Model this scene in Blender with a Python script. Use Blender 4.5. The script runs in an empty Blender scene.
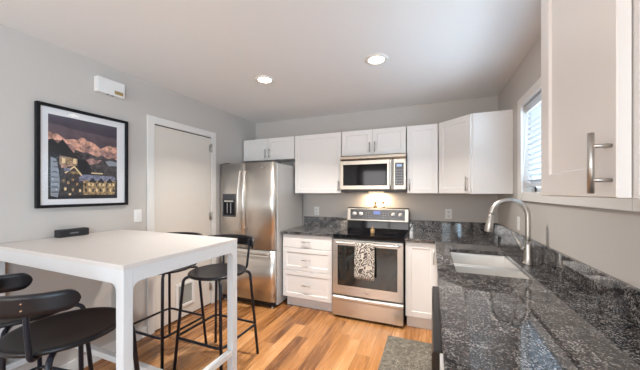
import bpy, bmesh, math, random
from mathutils import Vector, Matrix
random.seed(7)
PI = math.pi
SC = bpy.context.scene
C = SC.collection

# ---------------------------------------------------------------- camera, world, lights, exposure
F_PX, CX, CY, YAW, EYE = 271.6214, 320.727, 192.338, 0.3884, 1.3836
cam_d = bpy.data.cameras.new('camera')
cam_d.sensor_width = 36.0
cam_d.sensor_fit = 'HORIZONTAL'
cam_d.lens = F_PX / 640 * 36.0
cam_d.shift_x = (320 - CX) / 640
cam_d.shift_y = (CY - 185) / 640
cam_d.clip_start = 0.02
cam = bpy.data.objects.new('camera', cam_d)
C.objects.link(cam)
cam.location = (0, 0, EYE)
cam.rotation_euler = (PI / 2, 0, YAW)
SC.camera = cam

w = bpy.data.worlds.new('daylight')
SC.world = w
w.use_nodes = True
bg = w.node_tree.nodes['Background']
bg.inputs[0].default_value = (0.79, 0.923, 1.0, 1)
bg.inputs[1].default_value = 3.1


def area(name, loc, rot, sx, sy, power, col, shape='RECTANGLE', spread=None):
    d = bpy.data.lights.new(name, 'AREA')
    d.shape = shape
    d.size = sx
    if shape in ('RECTANGLE', 'ELLIPSE'):
        d.size_y = sy
    d.energy = power
    d.color = col
    if spread:
        d.spread = spread
    o = bpy.data.objects.new(name, d)
    C.objects.link(o)
    o.location = loc
    o.rotation_euler = rot
    return o


# daylight through the wide living room window behind the camera
area('rear_window_daylight', (-1.5, -3.66, 1.60), (PI / 2, 0, 0), 1.76, 1.2, 68, (1.0, 0.93, 0.89))
# blue fill for the lower room, through an unseen side opening widened for it
area('side_opening_fill', (0.76, -1.65, 1.07), (PI / 2, 0, PI / 2), 1.9, 2.0, 85, (0.53, 0.78, 1.0))
# added warm fill aimed at the right wall and left-facing fronts, source unseen
area('right_wall_warm_fill', (-2.53, -1.2, 1.3), (PI / 2, 0, -PI / 2), 1.0, 1.8, 14, (1.0, 0.78, 0.56))
# daylight outside the kitchen window
area('kitchen_window_daylight', (1.15, 1.98, 1.75), (PI / 2, 0, PI / 2), 1.5, 0.9, 84, (0.58, 0.79, 1.0))

SC.view_settings.view_transform = 'Standard'
SC.view_settings.look = 'None'
SC.view_settings.gamma = 1
SC.view_settings.use_curve_mapping = False
SC.view_settings.exposure = -0.04
try:
    SC.cycles.use_denoising = True
    SC.cycles.max_bounces = 10
    SC.cycles.diffuse_bounces = 6
    SC.cycles.glossy_bounces = 5
    SC.cycles.transparent_max_bounces = 12
    SC.cycles.sample_clamp_indirect = 6
    SC.cycles.caustics_reflective = False
    SC.cycles.caustics_refractive = False
except Exception:
    pass

XL, XR, YB, ZC = -2.547, 0.6835, 3.541, 2.459
YR = -3.6


# ---------------------------------------------------------------- materials
def mat(name, col, rough=0.5, metal=0.0, coat=0.0, spec=None, emit=None, estr=0.0):
    m = bpy.data.materials.new(name)
    m.use_nodes = True
    b = m.node_tree.nodes['Principled BSDF']
    b.inputs['Base Color'].default_value = (*col, 1)
    b.inputs['Roughness'].default_value = rough
    b.inputs['Metallic'].default_value = metal
    if coat:
        b.inputs['Coat Weight'].default_value = coat
        b.inputs['Coat Roughness'].default_value = 0.05
    if spec is not None:
        b.inputs['Specular IOR Level'].default_value = spec
    if emit:
        b.inputs['Emission Color'].default_value = (*emit, 1)
        b.inputs['Emission Strength'].default_value = estr
    return m


class NT:
    """small node helper"""
    def __init__(s, m):
        s.t = m.node_tree
        s.b = s.t.nodes['Principled BSDF']

    def n(s, typ, **kw):
        x = s.t.nodes.new(typ)
        for k, v in kw.items():
            if k.startswith('i_'):
                x.inputs[k[2:].replace('_', ' ')].default_value = v
            else:
                setattr(x, k, v)
        return x

    def l(s, a, b):
        s.t.links.new(a, b)

    def math(s, op, a, b=None):
        x = s.n('ShaderNodeMath', operation=op)
        for i, v in enumerate((a, b)):
            if v is None:
                continue
            if isinstance(v, (int, float)):
                x.inputs[i].default_value = v
            else:
                s.l(v, x.inputs[i])
        return x.outputs[0]

    def ramp(s, fac, stops, interp='LINEAR'):
        r = s.n('ShaderNodeValToRGB')
        r.color_ramp.interpolation = interp
        e = r.color_ramp.elements
        while len(e) < len(stops):
            e.new(0.5)
        for el, (p, c) in zip(e, stops):
            el.position = p
            el.color = (*c, 1)
        s.l(fac, r.inputs[0])
        return r.outputs[0]

    def bump(s, h, strength, dist=0.002):
        b = s.n('ShaderNodeBump')
        b.inputs['Strength'].default_value = strength
        b.inputs['Distance'].default_value = dist
        s.l(h, b.inputs['Height'])
        s.l(b.outputs[0], s.b.inputs['Normal'])


def paint(name, col, rough=0.55, amount=0.05):
    m = mat(name, col, rough)
    k = NT(m)
    tc = k.n('ShaderNodeTexCoord')
    no = k.n('ShaderNodeTexNoise', i_Scale=140.0, i_Detail=3.0)
    k.l(tc.outputs['Object'], no.inputs['Vector'])
    k.bump(no.outputs['Fac'], amount, 0.001)
    return m


def steel(name, col=(0.62, 0.60, 0.57), rough=0.24, axis=2, metal=1.0):
    """brushed stainless steel: brushing runs along AXIS"""
    m = mat(name, col, rough, metal)
    k = NT(m)
    tc = k.n('ShaderNodeTexCoord')
    mp = k.n('ShaderNodeMapping')
    sc = [260.0, 260.0, 260.0]
    sc[axis] = 2.5
    mp.inputs['Scale'].default_value = sc
    k.l(tc.outputs['Object'], mp.inputs['Vector'])
    no = k.n('ShaderNodeTexNoise', i_Scale=1.0, i_Detail=2.0)
    k.l(mp.outputs[0], no.inputs['Vector'])
    r = k.math('ADD', k.math('MULTIPLY', no.outputs['Fac'], 0.14), rough - 0.07)
    k.l(r, k.b.inputs['Roughness'])
    k.bump(no.outputs['Fac'], 0.05, 0.0006)
    return m


def granite_mat(name='polished_granite', ior=1.95):
    m = mat(name, (0.03, 0.03, 0.035), 0.04)
    m.node_tree.nodes['Principled BSDF'].inputs['IOR'].default_value = ior
    k = NT(m)
    tc = k.n('ShaderNodeTexCoord')
    n0 = k.n('ShaderNodeTexNoise', i_Scale=38.0, i_Detail=5.0, i_Roughness=0.65)
    k.l(tc.outputs['Object'], n0.inputs['Vector'])
    mx = k.n('ShaderNodeVectorMath', operation='MULTIPLY_ADD')
    k.l(n0.outputs['Color'], mx.inputs[0])
    mx.inputs[1].default_value = (0.010, 0.010, 0.010)
    k.l(tc.outputs['Object'], mx.inputs[2])
    vo = k.n('ShaderNodeTexVoronoi', i_Scale=235.0)
    k.l(mx.outputs[0], vo.inputs['Vector'])
    sep = k.n('ShaderNodeSeparateColor')
    k.l(vo.outputs['Color'], sep.inputs[0])
    big = k.n('ShaderNodeTexNoise', i_Scale=16.0, i_Detail=3.0)
    k.l(tc.outputs['Object'], big.inputs['Vector'])
    f = k.math('ADD', sep.outputs[0], k.math('MULTIPLY', k.math('SUBTRACT', big.outputs['Fac'], 0.5), 0.9))
    col = k.ramp(f, [(0.0, (0.005, 0.005, 0.008)), (0.48, (0.009, 0.009, 0.014)), (0.62, (0.040, 0.038, 0.042)),
                     (0.80, (0.16, 0.152, 0.147)), (1.0, (0.38, 0.362, 0.346))])
    k.l(col, k.b.inputs['Base Color'])
    return m


def floor_mat():
    m = mat('acacia_plank_floor', (0.5, 0.25, 0.1), 0.28)
    k = NT(m)
    tc = k.n('ShaderNodeTexCoord')
    sx = k.n('ShaderNodeSeparateXYZ')
    k.l(tc.outputs['Object'], sx.inputs[0])
    X, Y = sx.outputs[0], sx.outputs[1]
    W, L = 0.121, 1.05
    xi = k.math('FLOOR', k.math('DIVIDE', X, W))
    wn = k.n('ShaderNodeTexWhiteNoise', noise_dimensions='1D')
    k.l(xi, wn.inputs['W'])
    yo = k.math('ADD', k.math('DIVIDE', Y, L), k.math('MULTIPLY', wn.outputs['Value'], 7.0))
    yi = k.math('FLOOR', yo)
    cmb = k.n('ShaderNodeCombineXYZ')
    k.l(xi, cmb.inputs[0]); k.l(yi, cmb.inputs[1])
    wn2 = k.n('ShaderNodeTexWhiteNoise', noise_dimensions='2D')
    k.l(cmb.outputs[0], wn2.inputs['Vector'])
    # long grain, offset per plank
    gx = k.n('ShaderNodeCombineXYZ')
    k.l(k.math('MULTIPLY', X, 26.0), gx.inputs[0])
    k.l(k.math('MULTIPLY', Y, 1.9), gx.inputs[1])
    k.l(k.math('MULTIPLY', wn2.outputs['Value'], 40.0), gx.inputs[2])
    gr = k.n('ShaderNodeTexNoise', i_Scale=1.0, i_Detail=6.0, i_Roughness=0.62, i_Distortion=0.6)
    k.l(gx.outputs[0], gr.inputs['Vector'])
    gz = k.n('ShaderNodeCombineXYZ')
    k.l(k.math('MULTIPLY', X, 7.0), gz.inputs[0])
    k.l(k.math('MULTIPLY', Y, 1.5), gz.inputs[1])
    k.l(k.math('MULTIPLY', wn2.outputs['Value'], 91.0), gz.inputs[2])
    g2 = k.n('ShaderNodeTexNoise', i_Scale=1.0, i_Detail=3.0, i_Distortion=1.2)
    k.l(gz.outputs[0], g2.inputs['Vector'])
    tone = k.math('ADD', k.math('MULTIPLY', wn2.outputs['Value'], 0.46),
                  k.math('ADD', k.math('MULTIPLY', gr.outputs['Fac'], 0.52), k.math('MULTIPLY', g2.outputs['Fac'], 0.46)))
    col = k.ramp(tone, [(0.36, (0.075, 0.027, 0.010)), (0.52, (0.22, 0.088, 0.028)), (0.68, (0.42, 0.185, 0.062)),
                        (0.86, (0.52, 0.245, 0.090)), (1.0, (0.60, 0.32, 0.14))])
    # joints
    fx = k.math('ABSOLUTE', k.math('SUBTRACT', k.math('FRACT', k.math('DIVIDE', X, W)), 0.5))
    fy = k.math('ABSOLUTE', k.math('SUBTRACT', k.math('FRACT', yo), 0.5))
    j = k.math('MAXIMUM', k.math('GREATER_THAN', fx, 0.487), k.math('GREATER_THAN', fy, 0.4985))
    mix = k.n('ShaderNodeMix', data_type='RGBA')
    k.l(k.math('MULTIPLY', j, 0.7), mix.inputs['Factor'])
    k.l(col, mix.inputs['A'])
    mix.inputs['B'].default_value = (0.05, 0.02, 0.008, 1)
    k.l(mix.outputs['Result'], k.b.inputs['Base Color'])
    k.l(k.math('ADD', k.math('MULTIPLY', gr.outputs['Fac'], 0.14), 0.20), k.b.inputs['Roughness'])
    k.bump(k.math('SUBTRACT', gr.outputs['Fac'], k.math('MULTIPLY', j, 2.0)), 0.12, 0.001)
    return m


def towel_mat():
    m = mat('printed_cotton', (0.7, 0.66, 0.6), 0.95)
    k = NT(m)
    tc = k.n('ShaderNodeTexCoord')
    n0 = k.n('ShaderNodeTexNoise', i_Scale=18.0, i_Detail=1.0)
    k.l(tc.outputs['Object'], n0.inputs['Vector'])
    mx = k.n('ShaderNodeVectorMath', operation='MULTIPLY_ADD')
    k.l(n0.outputs['Color'], mx.inputs[0])
    mx.inputs[1].default_value = (0.05, 0.05, 0.05)
    k.l(tc.outputs['Object'], mx.inputs[2])
    vo = k.n('ShaderNodeTexVoronoi', i_Scale=17.0, feature='DISTANCE_TO_EDGE')
    k.l(mx.outputs[0], vo.inputs['Vector'])
    col = k.ramp(vo.outputs['Distance'], [(0.0, (0.68, 0.63, 0.56)), (0.055, (0.62, 0.57, 0.51)), (0.085, (0.07, 0.058, 0.052)),
                                          (0.20, (0.09, 0.075, 0.068)), (0.23, (0.62, 0.57, 0.51)), (0.33, (0.66, 0.61, 0.55)), (0.36, (0.10, 0.085, 0.08))])
    k.l(col, k.b.inputs['Base Color'])
    return m


def rug_mat():
    m = mat('woven_grey_rug', (0.3, 0.28, 0.25), 0.95)
    k = NT(m)
    tc = k.n('ShaderNodeTexCoord')
    n0 = k.n('ShaderNodeTexNoise', i_Scale=150.0, i_Detail=3.0)
    k.l(tc.outputs['Object'], n0.inputs['Vector'])
    n1 = k.n('ShaderNodeTexNoise', i_Scale=26.0, i_Detail=3.0)
    k.l(tc.outputs['Object'], n1.inputs['Vector'])
    f = k.math('ADD', k.math('MULTIPLY', n0.outputs['Fac'], 0.7), k.math('MULTIPLY', n1.outputs['Fac'], 0.3))
    col = k.ramp(f, [(0.38, (0.06, 0.052, 0.042)), (0.52, (0.17, 0.152, 0.122)), (0.66, (0.38, 0.345, 0.285))])
    k.l(col, k.b.inputs['Base Color'])
    k.bump(n0.outputs['Fac'], 0.6, 0.004)
    return m


def glass_mat(name, tint=(1, 1, 1), gloss=0.08):
    m = bpy.data.materials.new(name)
    m.use_nodes = True
    t = m.node_tree
    t.nodes.remove(t.nodes['Principled BSDF'])
    out = t.nodes['Material Output']
    tr = t.nodes.new('ShaderNodeBsdfTransparent'); tr.inputs[0].default_value = (*tint, 1)
    gl = t.nodes.new('ShaderNodeBsdfGlossy'); gl.inputs['Roughness'].default_value = 0.01
    mx = t.nodes.new('ShaderNodeMixShader')
    fr = t.nodes.new('ShaderNodeFresnel'); fr.inputs[0].default_value = 1.45
    ad = t.nodes.new('ShaderNodeMath'); ad.operation = 'MULTIPLY'
    ge = t.nodes.new('ShaderNodeNewGeometry')
    iv = t.nodes.new('ShaderNodeMath'); iv.operation = 'SUBTRACT'; iv.inputs[0].default_value = 1.0
    t.links.new(ge.outputs['Backfacing'], iv.inputs[1]); t.links.new(iv.outputs[0], ad.inputs[1])
    t.links.new(fr.outputs[0], ad.inputs[0])
    t.links.new(ad.outputs[0], mx.inputs[0])
    t.links.new(tr.outputs[0], mx.inputs[1]); t.links.new(gl.outputs[0], mx.inputs[2])
    t.links.new(mx.outputs[0], out.inputs[0])
    return m


M = dict(
    wall=paint('grey_wall_paint', (0.565, 0.535, 0.505)),
    ceil=paint('ceiling_paint', (0.86, 0.85, 0.84), 0.6, 0.12),
    trim=mat('white_trim_paint', (0.80, 0.785, 0.76), 0.35),
    door=mat('white_door_paint', (0.74, 0.695, 0.635), 0.38),
    cab=mat('white_cabinet_paint', (0.82, 0.805, 0.79), 0.30),
    cabin=mat('cabinet_side_paint', (0.75, 0.745, 0.74), 0.35),
    kick=mat('toe_kick_paint', (0.76, 0.75, 0.74), 0.45),
    nickel=steel('brushed_nickel', (0.56, 0.54, 0.51), 0.34),
    steelv=steel('stainless_vertical', (0.74, 0.71, 0.67), 0.33, 2),
    steelh=steel('stainless_horizontal', (0.60, 0.585, 0.56), 0.30, 0),
    basin=steel('stainless_basin', (0.84, 0.83, 0.81), 0.38, 0),
    fridgeside=mat('grey_fridge_side', (0.50, 0.50, 0.50), 0.42, 0.2),
    dark=mat('dark_plastic', (0.02, 0.02, 0.022), 0.35),
    gap=mat('black_gap', (0.012, 0.012, 0.014), 0.6),
    glossblack=mat('black_glass', (0.004, 0.004, 0.006), 0.06, spec=0.2),
    ovenglass=mat('oven_window_glass', (0.010, 0.012, 0.012), 0.05, spec=0.75),
    panel=mat('control_panel_grey', (0.055, 0.055, 0.062), 0.25),
    white=mat('white_plastic', (0.82, 0.82, 0.81), 0.35),
    plate=mat('white_wall_plate', (0.85, 0.85, 0.84), 0.35),
    slot=mat('outlet_slot', (0.05, 0.05, 0.05), 0.5),
    gold=mat('brass_label', (0.42, 0.31, 0.13), 0.4, 0.4),
    display=mat('blue_display', (0.01, 0.02, 0.08), 0.2, emit=(0.10, 0.22, 0.9), estr=0.5),
    mdisplay=mat('pale_display', (0.1, 0.15, 0.25), 0.2, emit=(0.45, 0.62, 0.95), estr=0.6),
    key=mat('keypad_mark', (0.22, 0.23, 0.26), 0.5),
    tabletop=mat('white_laminate_top', (0.66, 0.625, 0.60), 0.36),
    tableframe=mat('white_table_frame', (0.65, 0.665, 0.68), 0.4),
    seat=mat('black_seat', (0.010, 0.009, 0.011), 0.34, spec=0.32),
    tube=mat('black_steel_tube', (0.008, 0.010, 0.018), 0.34, spec=0.35),
    speaker=mat('black_speaker_cloth', (0.012, 0.013, 0.018), 0.55),
    mark=mat('grey_mark', (0.30, 0.31, 0.33), 0.5),
    frame=mat('black_picture_frame', (0.006, 0.006, 0.008), 0.55, spec=0.25),
    matboard=mat('white_mat_board', (0.86, 0.86, 0.88), 0.7),
    blind=mat('white_blind_slat', (0.70, 0.72, 0.74), 0.45),
    tan=mat('tan_wood', (0.55, 0.36, 0.17), 0.45),
    bronze=mat('bronze_metal', (0.20, 0.12, 0.06), 0.3, 0.8),
    peppercorn=mat('pepper_fill', (0.16, 0.11, 0.07), 0.8),
    salt=mat('salt_fill', (0.85, 0.83, 0.8), 0.8),
    chrome=mat('polished_steel', (0.75, 0.74, 0.72), 0.12, 1.0),
    flapgrey=mat('grey_flap', (0.34, 0.36, 0.34), 0.4),
    dwblack=mat('black_appliance', (0.013, 0.011, 0.012), 0.22),
    granite=granite_mat(),
    steel_dimmed=steel('stainless_darkened', (0.45, 0.41, 0.36), 0.34, 0), floor=floor_mat(), towel=towel_mat(), rug=rug_mat(),  # microwave and backguard steel: same stainless, colour darkened to tone down window reflections
    glass=glass_mat('clear_glass'),
    lamp=mat('lamp_lens', (1, 0.95, 0.85), 0.4, emit=(1.0, 0.83, 0.60), estr=20.0),
    baffle=mat('lamp_trim_white', (0.82, 0.80, 0.77), 0.45),
    hoodlamp=mat('hood_lamp_lens', (1, 0.9, 0.7), 0.4, emit=(1.0, 0.72, 0.42), estr=4.0),
)
# blinds let some daylight through
_t = M['blind'].node_tree
_b = _t.nodes['Principled BSDF']
_tl = _t.nodes.new('ShaderNodeBsdfTranslucent')
_tl.inputs[0].default_value = (0.85, 0.88, 0.92, 1)
_mx = _t.nodes.new('ShaderNodeMixShader')
_mx.inputs[0].default_value = 0.12
_t.links.new(_b.outputs[0], _mx.inputs[1])
_t.links.new(_tl.outputs[0], _mx.inputs[2])
_t.links.new(_mx.outputs[0], _t.nodes['Material Output'].inputs[0])


# ---------------------------------------------------------------- mesh helpers
class MB:
    """collects shapes in world coordinates into one mesh"""
    def __init__(s):
        s.bm = bmesh.new()

    def add(s, verts, faces, mi=0, smooth=False, mx=None):
        vs = [s.bm.verts.new(mx @ Vector(v) if mx else v) for v in verts]
        for f in faces:
            try:
                fc = s.bm.faces.new([vs[i] for i in f])
                fc.material_index = mi
                fc.smooth = smooth
            except ValueError:
                pass
        return vs

    def box(s, x0, x1, y0, y1, z0, z1, bev=0.0, seg=2, mi=0, mx=None):
        if bev <= 0:
            v = [(x0, y0, z0), (x1, y0, z0), (x1, y1, z0), (x0, y1, z0), (x0, y0, z1), (x1, y0, z1), (x1, y1, z1), (x0, y1, z1)]
            s.add(v, [(3, 2, 1, 0), (4, 5, 6, 7), (0, 1, 5, 4), (1, 2, 6, 5), (2, 3, 7, 6), (3, 0, 4, 7)], mi, False, mx)
            return
        t = bmesh.new()
        bmesh.ops.create_cube(t, size=1)
        for v in t.verts:
            v.co = Vector(((x0 + x1) / 2 + v.co.x * (x1 - x0), (y0 + y1) / 2 + v.co.y * (y1 - y0), (z0 + z1) / 2 + v.co.z * (z1 - z0)))
        bmesh.ops.bevel(t, geom=t.edges[:], offset=bev, segments=seg, profile=0.5, affect='EDGES', clamp_overlap=True)
        s.merge(t, mi, mx)

    def merge(s, t, mi=0, mx=None, smooth=None):
        t.verts.ensure_lookup_table()
        idx = {v: i for i, v in enumerate(t.verts)}
        vs = [s.bm.verts.new(mx @ v.co if mx else v.co) for v in t.verts]
        for f in t.faces:
            fc = s.bm.faces.new([vs[idx[v]] for v in f.verts])
            fc.material_index = mi
            fc.smooth = f.smooth if smooth is None else smooth
        t.free()

    def tube(s, pts, r, seg=12, mi=0, closed=False, cap=True):
        pts = [Vector(p) for p in pts]
        n = len(pts)
        rr = r if isinstance(r, (list, tuple)) else [r] * n
        rings = []
        up = None
        for i, p in enumerate(pts):
            a = pts[i - 1] if (i > 0 or closed) else p
            b = pts[(i + 1) % n] if (i < n - 1 or closed) else p
            d = (b - a).normalized()
            if up is None:
                up = d.orthogonal().normalized()
            else:
                up = (up - d * up.dot(d))
                up = up.normalized() if up.length > 1e-6 else d.orthogonal().normalized()
            e = d.cross(up)
            rings.append([s.bm.verts.new(p + (up * math.cos(2 * PI * k / seg) + e * math.sin(2 * PI * k / seg)) * rr[i]) for k in range(seg)])
        m = n if closed else n - 1
        for i in range(m):
            A, B = rings[i], rings[(i + 1) % n]
            for k in range(seg):
                f = s.bm.faces.new((A[k], A[(k + 1) % seg], B[(k + 1) % seg], B[k]))
                f.smooth = True
                f.material_index = mi
        if cap and not closed:
            for R in (rings[0][::-1], rings[-1]):
                f = s.bm.faces.new(R)
                f.material_index = mi

    def lathe(s, prof, seg=32, mx=None, mi=0, smooth=True):
        """PROF: (r, z) points from one pole to the other"""
        rings = []
        for r, z in prof:
            if r < 1e-6:
                v = Vector((0, 0, z))
                rings.append([s.bm.verts.new(mx @ v if mx else v)])
            else:
                R = []
                for k in range(seg):
                    v = Vector((r * math.cos(2 * PI * k / seg), r * math.sin(2 * PI * k / seg), z))
                    R.append(s.bm.verts.new(mx @ v if mx else v))
                rings.append(R)
        for A, B in zip(rings, rings[1:]):
            for k in range(seg):
                q = [A[k % len(A)], A[(k + 1) % len(A)], B[(k + 1) % len(B)], B[k % len(B)]]
                u = []
                for v in q:
                    if v not in u:
                        u.append(v)
                if len(u) > 2:
                    f = s.bm.faces.new(u)
                    f.smooth = smooth
                    f.material_index = mi

    def prism(s, poly, axis, a, b, mi=0, mx=None):
        """2D outline extruded along AXIS ('x': poly is (y,z); 'y': (x,z); 'z': (x,y)) from a to b"""
        def P(p, t):
            return {'x': (t, p[0], p[1]), 'y': (p[0], t, p[1]), 'z': (p[0], p[1], t)}[axis]
        n = len(poly)
        v = [P(p, a) for p in poly] + [P(p, b) for p in poly]
        f = [tuple(range(n)), tuple(range(2 * n - 1, n - 1, -1))] + [(i, i + n, (i + 1) % n + n, (i + 1) % n) for i in range(n)]
        s.add(v, f, mi, False, mx)

    def build(s, name, m, parent=None, shift=None, bevel=0.0):
        me = bpy.data.meshes.new(name)
        bmesh.ops.recalc_face_normals(s.bm, faces=s.bm.faces[:])
        if parent is not None:
            off = root_loc(parent)
            for v in s.bm.verts:
                v.co -= off
        s.bm.to_mesh(me)
        s.bm.free()
        o = bpy.data.objects.new(name, me)
        C.objects.link(o)
        for x in (m if isinstance(m, (list, tuple)) else [m]):
            me.materials.append(x)
        if parent is not None:
            o.parent = parent
        if bevel:
            bv = o.modifiers.new('edge', 'BEVEL')
            bv.width = bevel
            bv.segments = 2
            bv.limit_method = 'ANGLE'
            bv.angle_limit = 0.7
        return o


def root_loc(o):
    v = Vector((0, 0, 0))
    while o is not None:
        v += o.location
        o = o.parent
    return v


def tag(o, label=None, cat=None, group=None, kind=None):
    if label: o['label'] = label
    if cat: o['category'] = cat
    if group: o['group'] = group
    if kind: o['kind'] = kind
    return o


def thing(name, loc, label=None, cat=None, group=None, kind=None):
    o = bpy.data.objects.new(name, None)
    o.empty_display_size = 0.1
    C.objects.link(o)
    o.location = loc
    return tag(o, label, cat, group, kind)


def P1(name, m, parent, fn, **kw):
    b = MB()
    fn(b)
    return b.build(name, m, parent, **kw)


def fillet(pts, r, n=6, closed=False):
    pts = [Vector(p) for p in pts]
    out = []
    N = len(pts)
    for i, p in enumerate(pts):
        if not closed and i in (0, N - 1):
            out.append(p)
            continue
        a, b = pts[i - 1], pts[(i + 1) % N]
        u, v = (a - p), (b - p)
        t = min(r, u.length * 0.48, v.length * 0.48)
        A, B = p + u.normalized() * t, p + v.normalized() * t
        for k in range(n + 1):
            q = k / n
            out.append(A * (1 - q) ** 2 + p * 2 * q * (1 - q) + B * q * q)
    return out


def shaker(b, w_, h, t=0.02, rail=0.06, mx=None, rec=0.007):
    """shaker panel, local x 0..w, z 0..h, front at y=0 facing -y"""
    ch = 0.002
    def R(d, y, dz=None):
        return [(d, y, d), (w_ - d, y, d), (w_ - d, y, h - d), (d, y, h - d)]
    v = R(0, t) + R(0, ch) + R(ch, 0) + R(rail, 0) + R(rail + 0.004, rec)
    f = [(3, 2, 1, 0)]
    for k in range(4):
        a, c = k * 4, k * 4 + 4
        for i in range(4):
            f.append((a + i, a + (i + 1) % 4, c + (i + 1) % 4, c + i))
    f.append((16, 17, 18, 19))
    b.add(v, f, 0, False, mx)


def flat_front(b, w_, h, t=0.02, mx=None):
    b.box(0, w_, 0, t, 0, h, 0.002, 1, mx=mx)


def bar_pull(b, p0, p1, out, r=0.005, stand=0.028, inset=0.02):
    """bar handle from p0 to p1, standing off along OUT"""
    p0, p1, out = Vector(p0), Vector(p1), Vector(out)
    d = (p1 - p0).normalized()
    b.tube([p0 + out * stand, p1 + out * stand], r, 12)
    for q in (p0 + d * inset, p1 - d * inset):
        b.tube([q, q + out * stand], r * 0.8, 10)


# ---------------------------------------------------------------- room shell
o = MB(); o.box(XL - 0.1, XR + 0.15, YR - 0.1, YB + 0.1, -0.1, 0)
tag(o.build('floor', M['floor']), kind='structure')
o = MB(); o.box(XL - 0.1, XR + 0.15, YR - 0.1, YB + 0.1, ZC, ZC + 0.1)
tag(o.build('ceiling', M['ceil']), kind='structure')
o = MB(); o.box(XL - 0.1, XL, YR - 0.1, YB + 0.1, 0, ZC)
tag(o.build('wall_left', M['wall']), kind='structure')
o = MB(); o.box(XL, XR, YB, YB + 0.1, 0, ZC)
tag(o.build('wall_back', M['wall']), kind='structure')
# right wall with the kitchen window and an unseen side opening widened for fill light
WY0, WY1, WZ0, WZ1 = 1.325, 2.649, 1.385, 2.078
SY0, SY1, SZ0, SZ1 = -2.60, -0.70, 0.05, 2.08
o = MB()
T = XR + 0.13
o.box(XR, T, YR - 0.1, SY0, 0, ZC)
o.box(XR, T, SY0, SY1, 0, SZ0)
o.box(XR, T, SY0, SY1, SZ1, ZC)
o.box(XR, T, SY1, WY0, 0, ZC)
o.box(XR, T, WY0, WY1, 0, WZ0)
o.box(XR, T, WY0, WY1, WZ1, ZC)
o.box(XR, T, WY1, YB + 0.1, 0, ZC)
tag(o.build('wall_right', M['wall']), kind='structure')
# wall behind the camera with a wide window opening
o = MB()
PX0, PX1, PX2, PX3, PZ0, PZ1 = -2.4, -0.6, 0.34, 0.60, 0.98, 2.22
o.box(XL, PX0, YR - 0.1, YR, 0, ZC)
o.box(PX1, PX2, YR - 0.1, YR, 0, ZC)
o.box(PX3, XR, YR - 0.1, YR, 0, ZC)
for a_, b_ in ((PX0, PX1), (PX2, PX3)):
    o.box(a_, b_, YR - 0.1, YR, PZ1, ZC)
    o.box(a_, b_, YR - 0.1, YR, 0, PZ0)
tag(o.build('wall_rear', M['wall']), kind='structure')
o = MB()
for x in (PX0, -1.53, PX1 - 0.06):
    o.box(x, x + 0.06, YR - 0.05, YR - 0.01, PZ0, PZ1)
o.box(PX0, PX1, YR - 0.05, YR - 0.01, PZ1 - 0.06, PZ1)
o.box(PX0, PX1, YR - 0.05, YR - 0.01, PZ0, PZ0 + 0.06)
tag(o.build('window_2', M['trim']), kind='structure')

# kitchen window: casing, sash, pane
win = thing('window_1', (XR, 2.0, WZ0), kind='structure')
def f(b):
    cw = 0.09
    x0, x1 = XR - 0.018, XR
    b.box(x0, x1, WY0 - cw, WY0, WZ0 - 0.07, WZ1 + 0.07, 0.002, 1)
    b.box(x0, x1, WY1, WY1 + cw, WZ0 - 0.07, WZ1 + 0.07, 0.002, 1)
    b.box(x0, x1, WY0, WY1, WZ1, WZ1 + 0.07, 0.002, 1)
    b.box(x0, x1, WY0, WY1, WZ0 - 0.07, WZ0, 0.002, 1)
P1('window_casing', M['trim'], win, f)
def f(b):
    x0, x1 = XR + 0.075, XR + 0.115
    b.box(x0, x1, WY0, WY0 + 0.04, WZ0, WZ1)
    b.box(x0, x1, WY1 - 0.04, WY1, WZ0, WZ1)
    b.box(x0, x1, WY0, WY1, WZ1 - 0.04, WZ1)
    b.box(x0, x1, WY0, WY1, WZ0, WZ0 + 0.04)
    ym = (WY0 + WY1) / 2
    b.box(x0, x1, ym - 0.025, ym + 0.025, WZ0, WZ1)
P1('window_frame', M['trim'], win, f)
def f(b):
    x0, x1 = XR + 0.092, XR + 0.098
    b.box(x0, x1, WY0 + 0.04, WY1 - 0.04, WZ0 + 0.04, WZ1 - 0.04)
P1('pane', M['glass'], win, f)

# baseboards
DY0, DY1 = 1.788, 2.679
o = MB(); o.box(XL, XL + 0.014, YR, DY0 - 0.002, 0, 0.10, 0.003, 1)
tag(o.build('baseboard_left', M['trim']), kind='structure')

# left-hand door with casing, hinges and a pet flap
door = thing('door_1', (XL, (DY0 + DY1) / 2, 0), kind='structure')
def f(b):
    x0, x1 = XL, XL + 0.02
    b.box(x0, x1, DY0, DY0 + 0.07, 0, 2.1325, 0.002, 1)
    b.box(x0, x1, DY1 - 0.07, DY1, 0, 2.1325, 0.002, 1)
    b.box(x0, x1, DY0 + 0.07, DY1 - 0.07, 2.0625, 2.1325, 0.002, 1)
P1('door_casing', M['trim'], door, f)
dp = P1('door_panel', M['door'], door, lambda b: b.box(XL + 0.002, XL + 0.009, DY0 + 0.076, DY1 - 0.076, 0.012, 2.052, 0.002, 1))
P1('door_gap', M['gap'], door, lambda b: b.box(XL, XL + 0.0025, DY0 + 0.07, DY1 - 0.07, 0, 2.0625))
for z in (1.93, 1.09, 0.22):
    def f(b):
        b.tube([(XL + 0.021, DY1 - 0.072, z - 0.05), (XL + 0.021, DY1 - 0.072, z + 0.05)], 0.007, 10)
        b.box(XL + 0.0095, XL + 0.0125, DY1 - 0.105, DY1 - 0.076, z - 0.045, z + 0.045)
    P1('hinge', M['nickel'], door, f)
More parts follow.
